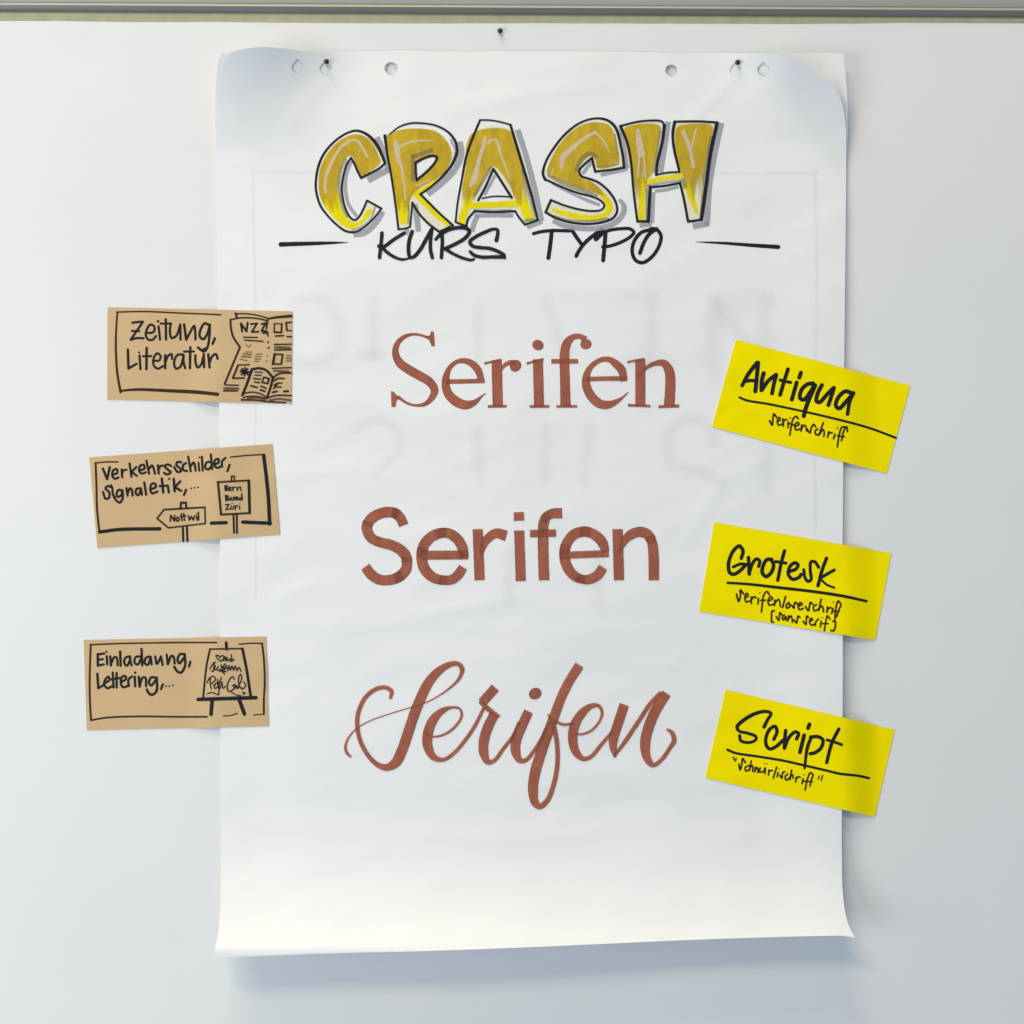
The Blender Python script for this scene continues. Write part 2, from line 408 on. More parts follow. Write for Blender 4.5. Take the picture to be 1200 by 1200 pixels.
# ------------------------------------------------------------------ flipchart sheets
def circle(cx, cy, r, n=22, tear=0):
    out = []
    for i in range(n):
        a = 2 * math.pi * i / n; x = cx + r * math.cos(a); y = cy + r * math.sin(a)
        if tear and math.sin(a) < -.6: y -= tear * (-math.sin(a) - .6) / .4; x = cx + (x - cx) * .8
        out.append((x, y))
    return out
def arc_pts(tab, rev=False, step=6):
    out = [tuple(q) for q in catmull(tab, step)]
    return out[::-1] if rev else out
topF = [(270, 61.2), (290, 56.6), (310, 55.2), (330, 56.8), (350, 59.2), (364, 60.6), (380, 60.2), (420, 60), (466, 58.8), (533, 60.4), (606, 59.6), (700, 60.4), (800, 61.6), (870, 62.2), (910, 62.4)]
cornF = [(910, 62.4), (926, 65), (944, 73), (954, 83), (960, 89), (972, 94), (980, 106), (988, 126), (991.5, 152)]
rightF = [(991.5, 152), (991.5, 210), (989.6, 400), (987.5, 620), (987.5, 810), (986.5, 1000), (988, 1050), (993, 1080), (1001.6, 1099)]
botF = [(1001.6, 1099), (990, 1096.8), (963, 1096.8), (880, 1099), (797, 1102), (713, 1105.8), (630, 1109.6), (513, 1114), (400, 1117), (330, 1119.2), (250, 1122.4)]
leftF = [(250, 1122.4), (252.5, 1110), (256, 1090), (258.5, 1060), (259.5, 1000), (258.5, 860), (258, 620), (257, 480), (254.5, 300), (253, 170), (256, 110), (260, 82), (265, 68), (270, 61.2)]
loop = []
for seg in (topF, cornF, rightF, botF, leftF): loop += arc_pts(seg)[:-1]
holesF = [circle(349, 79, 7.2, tear=2.2), circle(382, 81, 7.4, tear=2.2), circle(458.4, 80.4, 7.8), circle(786.6, 82.6, 7), circle(862.5, 82.6, 7.2, tear=2.2), circle(895, 82, 7.4, tear=2.2)]
v, f = fill([loop] + holesF, 6.5, 5.5)
front = mesh_obj('flipchart_sheet', [W(x, y, d_front(x, y)) for x, y in v], f, [M['sheet']])
tag(front, 'white flipchart sheet lettered with the yellow heading and three brown words, bottom edge curling forward', 'flipchart sheet', group='flipchart sheets pinned to the board')
thicken(front, .00014)
topB = [(259.5, 62.2), (400, 63.4), (600, 63.8), (800, 64), (900, 62.6), (988, 62.3)]
rightB = [(988, 62.3), (991, 90), (993.6, 130), (992.4, 200), (989, 400), (986.5, 620), (986, 1000), (988, 1070)]
botB = [(988, 1070), (600, 1086), (258, 1098)]
leftB = [(258, 1098), (259, 1000), (257.5, 620), (256, 400), (253, 200), (252.2, 130), (253.2, 95), (256, 72), (259.5, 62.2)]
loopb = []
for seg in (topB, rightB, botB, leftB): loopb += arc_pts(seg, step=10)[:-1]
v, f = fill([loopb, circle(460, 81.4, 7.6), circle(788.4, 84, 7)], 11, 9)
rear = mesh_obj('flipchart_sheet', [W(x, y, min(d_rear(x, y), d_front(x, y) - .0009)) for x, y in v], f, [M['sheet']])
tag(rear, 'blank white flipchart sheet peeking out behind the lettered sheet at its top corners', 'flipchart sheet', group='flipchart sheets pinned to the board')
thicken(rear, .00014)

# writing of the hidden side, showing through the paper
ik = Ink(d_front, 0, 0, 1, eps=.00010, de=.000003)
for t in """
S 5.4 296,204 300,420 299,560 300,700
S 6.3 297,201 420,203 600,202
S 6.3 620,202 800,203 958,203
S 8.1 955,204 957,330 955,480 956,700
S 25.7 345,354 372,350 390,364 398,390 392,414 372,426 348,424
L 25.7 437,352 437,416
L 23.1 424,416 448,416
L 23.1 560,360 560,425
L 23.1 640,352 664,425
L 28.2 764,352 762,426
L 28.2 742,424 782,424
L 30.8 838,352 836,430
L 30.8 840,356 892,424
L 30.8 898,350 896,430
S 23.1 786,546 786,506 806,490 832,502 838,520
S 23.1 800,548 830,556 846,566
L 25.7 900,520 898,572
L 23.1 690,500 686,566
L 23.1 560,504 562,560
S 20.5 420,500 450,492 470,520 440,556
L 20.5 640,500 640,560
L 23.1 600,640 596,700
L 23.1 700,650 700,706
""".strip().splitlines():
    ik.draw(t, 's'); ik.build('faint_stroke', front)


# ---- heading: five comic letters
E0 = .00022
ik = Ink(d_front, 365, 130, 8, eps=E0, de=.000004)
ik.draw("""
g F 52 612,245 665,350 705,470 718,560
g F 62 528,650 620,600 722,548
g F 34 372,470 325,600 318,740 350,880 425,990
g F 56 392,1158 500,1140 600,1050 668,940
p Q 400,215 500,235 590,310 640,400 665,480 560,560 470,615 430,540 375,425 320,445 285,520 260,640 268,800 310,930 370,1020 440,1030 490,960 525,870 600,915 540,1000 450,1085 380,1110 300,1085 190,990 100,860 62,720 70,560 140,400 260,270
y Q 75,760 160,740 250,760 275,900 340,1010 410,1045 470,1010 520,930 575,930 520,1010 440,1080 370,1108 300,1080 200,990 110,870
o Q f160,740,200,930 400,218 500,240 575,310 620,400 645,480 560,560 475,605 430,540 375,420 320,440 280,520 250,640 245,790 275,920 240,960 190,940 120,880 75,770 68,680 80,550 150,400 270,275
v S 30 318,455 275,560 258,680 268,800 300,920 335,985
v S 16 600,890 560,1000 470,1085 380,1120
h S 28 130,760,30 132,640,26 190,480,30 280,340,26 380,275,22 430,280,26 480,350,24 528,430,24
k S 22 465,628 560,580 640,535 690,490
k S 24 690,490,24 650,390,30 600,300,34 520,220,26 430,185,22 350,200,20 240,265,20 130,380,22 70,500,24 42,640,22 42,740,22 80,880,22 150,980,20 240,1070,20 320,1125,22 400,1136,20 480,1100,18 560,1030,18 620,960,18 655,915,18
k S 20 655,915 585,875 520,840
k S 20 520,840 490,910 450,985 410,1022 370,1005 320,920 290,800 285,700 300,600 335,490 370,440
k S 22 370,440 400,490 430,560 465,628
""")
ik.build('heading_letter', front)
e1 = ik.eps
ik = Ink(d_front, 440, 130, 8, eps=E0 + 1 * 9e-6, de=.000004)
ik.draw("""
g F 56 790,285 806,400 750,540 640,660 490,782
g F 66 372,870,50 385,980,60 402,1130,50
g G 40 285,1160 300,1105
g F 26 615,1125 700,1090
p Q 115,240 330,165 570,185 700,330 730,430 690,540 560,650 430,745 420,800 520,900 620,990 710,1070 600,1120 480,1020 350,850 320,900 312,1085 225,1100 190,860 150,600 | 378,490 540,425 570,440 390,650
y Q 190,800 320,770 310,900 302,1040 235,1055 210,930
y S 55 360,760,60 400,770,55 480,720,45 570,655,36
y S 50 380,770,60 480,880,50 600,1000,40 680,1065,30
o Q f260,760,270,960 105,235 200,185 330,165 460,170 570,195 650,260 700,340 712,420 690,500 640,580 560,640 440,705 360,770 320,850 306,1000 225,1000 200,870 180,750 150,560 120,380 | 378,490 540,425 570,440 390,650
v L 34 352,650 350,425
v L 42 350,430 520,370
v S 22 705,270 748,380 705,520
v S 18 312,880 308,1060
h S 60 190,300,50 205,390,60 220,480,34
h S 25 235,480,28 260,620,22 282,840,14
h S 22 238,328,26 350,285,20 530,275,10
h S 14 380,700 450,670 510,640
k S 22 88,232,30 110,400,22 150,620,22 190,900,20 215,1110,20
k S 18 215,1110 280,1102 325,1085
k S 18 325,1085 335,970 345,860
k S 22 345,860 400,950 490,1050 595,1132
k S 14 600,1128 650,1105 720,1070
k S 22 725,1072 600,960 500,860 420,780
k S 22 420,780,20 520,710,20 640,600,24 730,480,26 765,370,26 740,270,26 670,190,20 560,135,18 440,115,18 330,115,18 220,150,16 130,220,12
k S 26 375,485 460,440 540,420 575,435 560,480 480,570 385,650
k S 22 385,650 378,570 375,485
""")
ik.build('heading_letter', front)
ik = Ink(d_front, 530, 130, 8, eps=E0 + 2 * 9e-6, de=.000004)
ik.draw("""
g F 50 612,175,56 690,420,54 770,720,54 842,1030,40
g G 40 700,1092 845,1036
g F 40 215,982 390,978 570,980
g F 50 238,975 205,1050 182,1130
g G 30 300,790 402,600
p Q 250,170 540,170 600,330 660,560 740,860 790,1010 680,1050 600,930 200,930 120,1060 50,1030 90,800 130,560 | 260,825 385,560 545,805
y L 66 175,760 88,1030
y L 56 160,888 690,868
y S 88 610,760,70 670,880,90 715,990,90
o Q f300,720,310,890 260,178 400,160 500,170 556,205 600,330 640,480 668,640 700,880 620,880 585,830 540,700 388,520 330,570 270,680 225,790 170,880 110,900 75,870 90,740 130,500 130,330 180,215
v L 28 215,785 362,530
v S 20 655,560 720,800 775,985
v L 14 200,928 555,925
v L 26 685,1030 785,1012
h S 40 308,230,12 300,300,40 255,440,36 225,600,44 212,680,20
h S 26 270,420,10 215,560,26 175,700,34
h S 18 340,300,26 368,268,12 408,275,30 460,420,22 548,655,8
k S 22 260,85,20 200,230,24 130,430,24 90,640,20 50,860,18 30,1040,18
k S 20 30,1040 80,1062 135,1080
k S 22 130,1080 150,1010 210,940
k S 22 210,940 390,947 590,940
k S 20 590,940 620,990 680,1065
k S 20 680,1065 740,1045 805,1022
k S 26 803,1022,22 740,780,26 650,480,28 590,280,26 545,130,24
k S 16 548,130 460,105 350,86 260,85
k S 22 243,838 300,730 385,545
k S 24 385,545 460,660 556,812
k S 15 556,806 400,800 280,818
""")
ik.build('heading_letter', front)
ik = Ink(d_front, 630, 130, 8, eps=E0 + 3 * 9e-6, de=.000004)
ik.draw("""
g F 50 765,825,30 812,900,50 785,990,54 700,1062,54 560,1100,50 400,1100,50 250,1075,50 140,1030,40
g F 30 130,680,16 350,790,22 500,850,34 585,882,26
g G 34 590,600 842,545
g G 34 420,590 505,480
g F 34 772,135 815,350 842,540
p Q 85,570 200,320 320,180 450,110 580,100 700,140 750,300 785,520 560,548 510,430 390,560 400,620 560,690 690,800 730,920 690,1000 560,1035 350,1030 90,950 135,860 330,915 540,950 640,900 600,820 420,760 90,620
y S 50 540,735,40 620,800,48 672,900,66 630,975,50 520,1000,44 350,985,50 230,955,40 145,925,30
o Q f510,640,650,800 85,580 120,460 200,320 320,190 450,118 580,105 670,135 718,220 742,350 758,495 560,530 545,470 510,420 440,460 378,550 400,620 500,660 590,730 640,800 560,775 400,720 250,660 105,600
v S 44 105,605,36 250,680,46 400,738,44 555,792,26
v S 42 362,560,30 400,470,46 480,400,44 552,425,30
v L 12 560,525 760,500
v S 14 725,220 760,420
v S 24 150,985 300,1025 500,1032 660,1010
h S 45 225,530,30 235,440,56 330,345,50 440,255,30 540,200,30
h S 18 540,200,24 610,270,20 680,395,10
h L 14 150,540 125,600
k S 24 540,568 525,510 510,440
k S 22 510,440 450,490 390,560 410,610 470,632 560,665 660,745 730,850 745,940 710,1000 640,1035 520,1057 400,1057 280,1038 170,1003 75,950
k S 24 75,950 98,895 125,835
k S 20 125,835 250,885 400,925 520,938 600,925 625,885 590,840 500,800 380,770 250,722 70,640
k S 24 72,645,26 50,590,26 75,480,22 150,350,22 260,215,22 400,110,20 540,70,20 650,85,24 720,140,26 750,200,28 780,330,26 800,430,26 810,530,26
k S 22 812,530 700,550 540,568
""")
ik.build('heading_letter', front)
ik = Ink(d_front, 720, 130, 8, eps=E0 + 4 * 9e-6, de=.000004)
ik.draw("""
g F 56 1005,112,50 940,400,56 890,700,56 866,1070,56
g G 56 735,1082 885,1055
g F 50 505,100 470,340 432,575
g G 44 362,760 350,1050
g G 44 235,1075 350,1060
g F 30 380,752 490,738 600,708
p Q 90,160 200,120 420,120 440,200 370,560 360,625 620,595 640,560 575,350 575,130 930,125 900,400 800,1005 700,1015 620,665 320,705 305,1020 225,1020 175,600
y L 58 262,640 252,1005
y S 44 310,668 450,632 640,606
y S 44 685,690,80 720,800,60 772,955,26
o Q f240,560,245,860 95,165 200,128 380,122 428,145 410,280 380,450 345,600 310,640 295,880 215,880 190,725 170,520 140,320
o Q f720,560,740,830 590,150 700,125 900,128 922,155 890,320 850,500 805,840 730,860 690,740 640,600 590,450 570,300
v L 22 304,730 300,1022
v S 24 315,702 450,675 630,652
v L 40 645,650 662,712
v S 20 432,190 400,380 368,570
v S 24 905,240 845,600 808,990
h S 55 222,185,40 232,290,64 250,400,70
h L 18 235,400 220,620
h L 18 275,400 290,640
h S 34 645,195,40 700,330,36 742,525,34
h L 18 765,165 725,350
k S 24 58,140,26 120,300,26 155,480,26 180,760,22 215,1035,22
k L 24 215,1035 320,1035
k S 30 318,1035 325,900 335,715
k S 22 335,715 470,702 615,675
k S 24 615,675 650,820 690,1035
k S 24 690,1035 750,1030 815,1018
k S 36 815,1018,34 860,700,34 900,400,36 962,115,34
k S 22 965,108 800,98 565,100
k S 28 565,102,30 548,200,28 555,330,26 610,570,24
k S 18 612,572 500,578 392,598
k S 30 392,598,26 400,500,28 450,280,28 468,135,32
k S 20 468,128 440,97 330,90 200,105 58,140
""")
ik.build('heading_letter', front)
eS = ik.eps
ik = Ink(d_front, 435, 260, 7.0588, eps=eS + 2e-5, de=.000004)
ik.draw("""
S 30 88,92 84,150 68,295
S 30 272,92 180,150 100,205 62,200
S 28 88,208,30 130,250,28 200,295,26 260,311,22 310,302,18
S 32 338,80 315,150 308,230 320,290,30 345,292,30 400,235 450,150 500,60
S 30 500,62 490,150 490,230 505,295
S 30 582,90 588,150 585,220 580,295
S 32 532,145,24 570,105 640,65 720,48 790,55 812,80 780,130 700,180 610,222
S 26 610,222,30 680,265,26 760,300,26 830,315,24 850,308,20
S 30 1035,152,34 1044,110,30 1044,66,26 1010,60,26 940,85 860,125 815,165 840,200 900,212 980,220 1060,250 1098,275 1105,300,20
S 30 817,245,24 850,275 920,292 1000,290 1090,290,32
""")
ik.build('subtitle_word', front)
ik = Ink(d_front, 615, 260, 7.0588, eps=E0, de=.000004)
ik.draw("""
S 28 72,97 130,82 220,72 300,72 368,75
S 34 222,82 215,150 205,230 195,298
S 32 385,62 420,115 465,180
S 32 425,282 450,235 500,170 570,110 635,62
L 40 588,140 650,82
S 34 668,85 662,160 655,240 648,318
S 28 590,146 640,98 700,70 800,56 870,58 902,85 870,125 790,170 700,200 645,206
S 32 1090,58 1030,100 985,170 952,258
S 30 1060,60 960,90 900,170 890,260 920,320 975,337 1050,290 1110,200 1125,110 1085,60 1040,58
""")
ik.build('subtitle_word', front)
ik = Ink(d_front, 0, 0, 1, eps=.0002, de=.000004)
ik.draw("S 5 329,286.4,5.4 345,285.9,5 370,285.2,4.4 392,284.5,3 408,284.2,.5")
ik.build('rule_line', front)
ik.draw("S 4.4 815,283.4,.5 830,284,2 850,285,3.2 880,287.3,4.2 912,289.4,5")
ik.build('rule_line', front)

# ---- brown words, each letter a part; thin darker rims come from the stroke edge
def letters(x0, y0, k, items, e):
    for t in items:
        q = Ink(d_front, x0, y0, k, eps=e, de=.000007); q.draw(t, 'b'); q.build('brown_letter', front); e = q.eps
    return e
e = letters(440, 370, 6, ["""
F 14 372,155,18 320,137,18 260,131,20 200,150,30 155,195,38 140,260,46 170,330,60 240,382,64 310,422,64 380,465,60 415,520,56 400,570,46 350,620,30 280,630,18 220,613,18 155,568,22
P 390,108 412,112 418,215 395,216 378,172 352,156 358,143 384,136
P 108,530 125,532 170,580 148,600 142,642 112,642
""", """
F 50 742,445,46 722,385,52 682,340,50 630,317,38 570,325,30 520,368,34 497,430,48 495,500,58 520,560,64 580,610,68 640,627,62 700,607,38 740,572,18 774,545,7
G 32 500,464 768,458
""", """
G 72 852,312 860,640
G 17 765,336 885,308
G 20 790,638 922,636
F 30 880,392,10 908,348,28 950,328,34 985,330,34
D 40 985,352
""", """
G 70 1142,306 1150,640
G 17 1062,336 1182,304
G 20 1084,638 1222,637
D 38 1142,206
"""], .0002)
e = letters(620, 370, 6, ["""
F 70 256,636,72 252,450,68 250,260,66 266,195,62 305,152,42 355,145,36 398,168,48
D 37 400,200
G 32 156,320 345,320
G 19 192,638 338,637
""", """
F 50 668,460,46 652,385,60 610,338,54 560,307,38 500,312,34 432,362,38 402,430,52 405,500,60 440,570,64 500,620,62 560,625,54 620,600,32 660,572,16 696,538,8
F 32 402,446 530,442 690,442
""", """
G 70 782,306 782,632
G 16 690,326 812,303
G 20 695,629 852,635
F 60 768,430,8 822,368,26 890,334,34 948,335,52 984,385,66 993,450,70 990,550,72 985,632,74
G 22 910,640 1056,634
"""], e)
e = letters(400, 580, 6, ["""
F 66 438,214,66 415,162,70 385,134,72 352,122,72
F 72 400,140,68 370,125,74 310,122,74 240,145,76 196,184,74 182,220,72
F 72 186,186,70 179,235,74 208,300,70 270,332,70 350,352,72 420,390,74 458,440,74 460,475,74
F 72 461,440,70 455,520,74 410,572,74 372,590,72
F 72 425,560,70 400,580,72 340,598,72 270,596,72 210,560,72 168,504,68
""", """
F 70 866,440,60 850,370,72 815,310,72 760,272,70 715,266,70 660,280,66
F 70 735,266,66 700,266,70 630,296,72 582,350,74 566,400,74 565,440,74
F 70 576,372,70 565,430,76 580,510,76 630,570,72 690,597,66 745,600,64
F 70 690,592,60 740,600,66 775,596,68 820,562,68 856,508,66
G 62 566,424 892,422
""", """
G 70 958,240 972,600
F 66 985,440,10 992,380,40 1022,315,60 1085,270,66 1160,288,74
"""], e)
e = letters(590, 580, 6, ["""
G 70 110,250 121,606
G 60 72,152 144,150
""", """
F 70 285,600,74 280,450,74 278,280,74 282,200,72 300,155,68 320,140,60
F 70 280,190,30 300,150,56 345,131,70 412,128,74
G 52 186,272 370,268
""", """
F 70 718,400,56 692,330,72 640,280,70 590,260,70 540,258,68
F 70 610,262,66 570,257,72 500,275,72 450,330,70 430,390,72 430,440,72
F 70 434,350,68 428,400,72 435,470,72 470,540,70 520,583,64 575,596,60
F 70 515,572,52 560,594,62 600,594,68 660,565,70 700,508,66
G 50 396,426 740,412
""", """
G 72 802,240 812,600
F 70 812,420,10 838,345,46 885,287,66 950,260,70 1005,272,72 1035,310,70 1045,340,66
F 70 1030,290,50 1047,345,70 1055,430,72 1057,600,72
"""], e)
e = letters(390, 760, 5.4545, ["""
S 28 368,315,20 375,275,28 340,250,26 280,257,28 210,310,28 165,400,28 155,480,28 175,590,28 230,690,28 290,745,32 345,760,44 400,730,62 440,655,66 480,540,66 520,420,66 560,320,66 610,220,62 670,150,52 740,105,38 800,98,28 826,132,30 808,190,22 750,250,14 680,300,10 590,347,9 480,382,8 370,415,8 250,457,8 160,505,9 100,570,13 80,630,18 90,668,18 112,690,15
""", """
S 28 590,548,8 640,564,13 710,550,16 780,500,18 823,430,18 810,385,14 760,377,18 700,398,38 642,455,58 608,540,64 606,620,62 640,690,44 700,712,26 770,672,24 850,580,24 910,490,24 962,385,20
""", """
F 60 1038,250 955,345
S 30 945,345,24 990,385,34 1062,432,16
F 62 1032,420,62 990,505,64 965,590,64 965,670,58 992,725,36 1030,717,26 1090,640,24 1150,560,22 1190,470,18
"""], e)
letters(590, 760, 5.4545, ["""
F 62 160,402,60 115,500,62 80,590,64 78,660,60 105,715,36 140,715,26 190,660,24 240,580,22 292,470,20
D 38 202,288
""", """
F 62 486,106,60 420,210,60 370,310,60 325,430,62 280,550,64 235,680,66 200,800,66 188,900,64 202,985,50 232,1010,36 280,970,34 320,870,30 342,760,30 345,660,28 335,560,30 315,480,28 282,418,8
S 18 330,465,16 385,486,20 445,478,14
""", """
S 28 462,546,10 500,548,16 560,525,16 610,470,16 630,410,18 610,368,22 560,368,34 500,415,54 455,490,62 442,580,60 462,660,50 510,705,30 560,690,26 620,620,24 692,535,20
""", """
F 60 772,358,60 735,470,62 702,580,60 702,640,44 714,696,14
F 26 706,690,16 780,590,28 860,470,28 940,350,28 1005,280,24
F 62 1042,286,62 970,400,66 925,510,66 905,610,66 916,695,52 955,745,30 1010,710,26 1060,640,26 1090,590,32 1078,540,28 1042,514,12
"""], e)

# ------------------------------------------------------------------ cards
def card(corners, depth, mat, label, cat, group):
    c = corners; lp = []
    for i in range(4):
        a, b = c[i], c[(i + 1) % 4]; n = 34 if i % 2 == 0 else 18
        lp += [(a[0] + (b[0] - a[0]) * j / n, a[1] + (b[1] - a[1]) * j / n) for j in range(n)]
    v, f = fill([lp], 4)
    o = mesh_obj('card', [W(x, y, depth(x, y)) for x, y in v], f, [mat])
    thicken(o, .00025)
    tag(o, label, cat, group); return o
def lines(o, depth, x0, y0, k, items):
    e = .00012
    for name, key, t in items:
        q = Ink(depth, x0, y0, k, eps=e, de=.0000025); q.pen = 1.28 if 'newspaper' in name or 'book' in name else 1.16; q.draw(t, key); q.build(name, o); e = q.eps
GK = 'brown cards stuck along the left edge of the sheet'; GY = 'yellow cards stuck along the right edge of the sheet'
dl = card_depth(258, -1)
c1 = card([(126, 360), (342.4, 365), (341.6, 473), (125.6, 468)], dl, M['kraft'], 'brown card with an newspaper and book sketched beside the word Zeitung, topmost on the left', 'card', GK)
B2 = lambda t, dx=1100, dy=0: t
lines(c1, dl, 120, 355, 10, [
('border_line', 'w', """
S 16 165,107 500,101 900,118 1200,130 1388,139
S 22 175,110,18 162,300,20 157,500,22 172,800,24 212,1045,26
S 30 212,1030,22 400,1015,28 800,1030,34 1100,1045,38 1350,1070,34
"""),
('handwriting', 'k', """
S 24 350,232 400,225 472,220
L 24 472,225 332,430
S 24 332,432 400,412 482,415
L 22 345,327 432,331
S 24 515,350 590,345 612,310 598,265 560,255 520,310 508,380 540,430 590,430 628,388
L 24 658,275 675,430
D 14 652,215
L 25 742,192 745,428
L 22 682,242 805,240
S 24 800,245 790,330 810,410 865,385 908,270
L 24 912,252 915,428
L 26 957,252 982,430
S 25 982,430 1030,340 1075,268 1086,320 1090,428
S 26 1255,262 1200,240 1155,300 1140,390 1180,425 1225,370 1258,265
S 26 1258,255 1252,400 1230,520 1190,568 1122,525
L 26 1317,415 1292,478
"""),
('handwriting', 'k', """
L 26 298,548 305,768
L 24 305,768 400,712
L 24 435,615 445,775
D 11 430,580
L 26 518,528 515,775
L 22 475,625 572,623
S 23 600,680 668,670 680,620 640,590 600,650 600,730 650,770 710,740
L 25 735,612 735,765
S 24 735,700 770,620 808,600 816,655
S 24 945,605 880,610 840,690 860,768 910,750 952,625
S 24 948,610 952,700 970,765
L 26 1030,520 1025,765
L 22 955,570 1072,568
S 25 1088,612 1092,700 1115,755 1155,725 1185,620
L 25 1187,600 1192,755
S 23 1118,520 1160,552 1212,530
L 26 1240,602 1255,755
S 24 1255,700 1290,620 1330,600 1350,655
""")])
lines(c1, dl, 230, 355, 10, [
('newspaper_drawing', 'w', """
L 22 460,122 476,172
S 14 470,128 560,126 700,142 830,176
S 16 400,197 520,175 650,176 760,190 832,210
S 20 400,195 405,280 430,390 512,520
S 20 512,520 440,690 332,950
S 26 838,186,18 950,168,24 1110,154,28
L 18 838,190 822,300
k L 20 522,240 538,335
k L 20 528,250 590,332
k L 20 588,335 602,232
k L 18 640,248 712,240
k L 18 712,240 650,340
k L 18 650,340 728,338
k L 18 765,248 815,236
k L 18 815,236 765,325
k L 18 762,325 822,330
k L 18 780,352 838,350
k L 16 836,345 838,385
k D 10 842,460 848,525
w D 7 835,620 825,682
L 14 555,402 715,405
L 14 565,435 782,450
t S 10 585,490 612,515 642,490
t L 10 580,575 652,575
t L 14 550,598 650,604
t L 14 530,628 642,634
t L 10 510,658 600,676
t L 10 700,600 772,600
t L 10 690,625 765,630
t L 12 685,655 752,660
t L 10 682,685 730,686
L 14 490,728 622,724
L 20 490,730 428,880
L 16 428,882 562,880
k L 20 518,802 612,810
k L 18 570,760 566,850
k L 18 532,772 604,838
k L 18 600,772 530,838
L 14 345,962 492,965
t L 26 330,1002 488,1005
L 14 320,1030 482,1032
L 12 915,242 1002,246
L 18 1002,246 996,345
L 18 996,348 912,340
L 14 912,340 915,242
L 16 1112,228 1050,230
L 18 1052,230 1062,320
L 14 1062,322 1112,326
L 16 930,387 1022,384
L 16 1065,395 1112,395
L 14 915,486 1110,483
t L 26 925,520 1095,526
L 14 915,552 1110,548
L 16 918,600 1012,604
L 18 1012,604 996,714
L 14 996,716 895,716
L 24 898,714 918,600
t L 12 1058,620 1110,620
t L 14 1055,650 1110,650
t L 12 1055,680 1110,680
L 14 890,766 1110,758
t L 20 910,796 1080,800
"""),
('book_drawing', 'k', """
S 24 540,1080 600,930 650,780
S 22 650,778 740,765 820,790 880,855 902,882
S 22 897,870 872,980 832,1102
w S 18 902,870 980,826 1110,820
w S 14 562,1060 640,1045 740,1060 830,1108
w S 12 545,1110 600,1095 740,1098 828,1125
w S 16 528,1135 700,1140 830,1155 1045,1168
w S 16 832,1115 930,1085 1110,1085
t S 20 600,1115 700,1112 800,1130
t S 22 860,1140 960,1125 1105,1140
w L 12 690,808 772,815
w L 12 688,845 758,850
w L 14 670,885 752,895
w L 14 680,925 742,936
w L 16 640,970 712,990
L 16 790,870 852,885
L 18 852,885 836,945
L 16 836,945 770,930
L 14 770,930 790,870
w L 16 755,975 818,1000
w L 18 750,1018 802,1036
w S 16 910,912 960,885 1030,885
w S 14 908,962 950,940 1002,940
w L 14 925,985 992,985
w S 16 905,1005 930,970 950,950
w L 18 893,1047 946,1036
w L 20 1027,1036 1075,1034
""")])

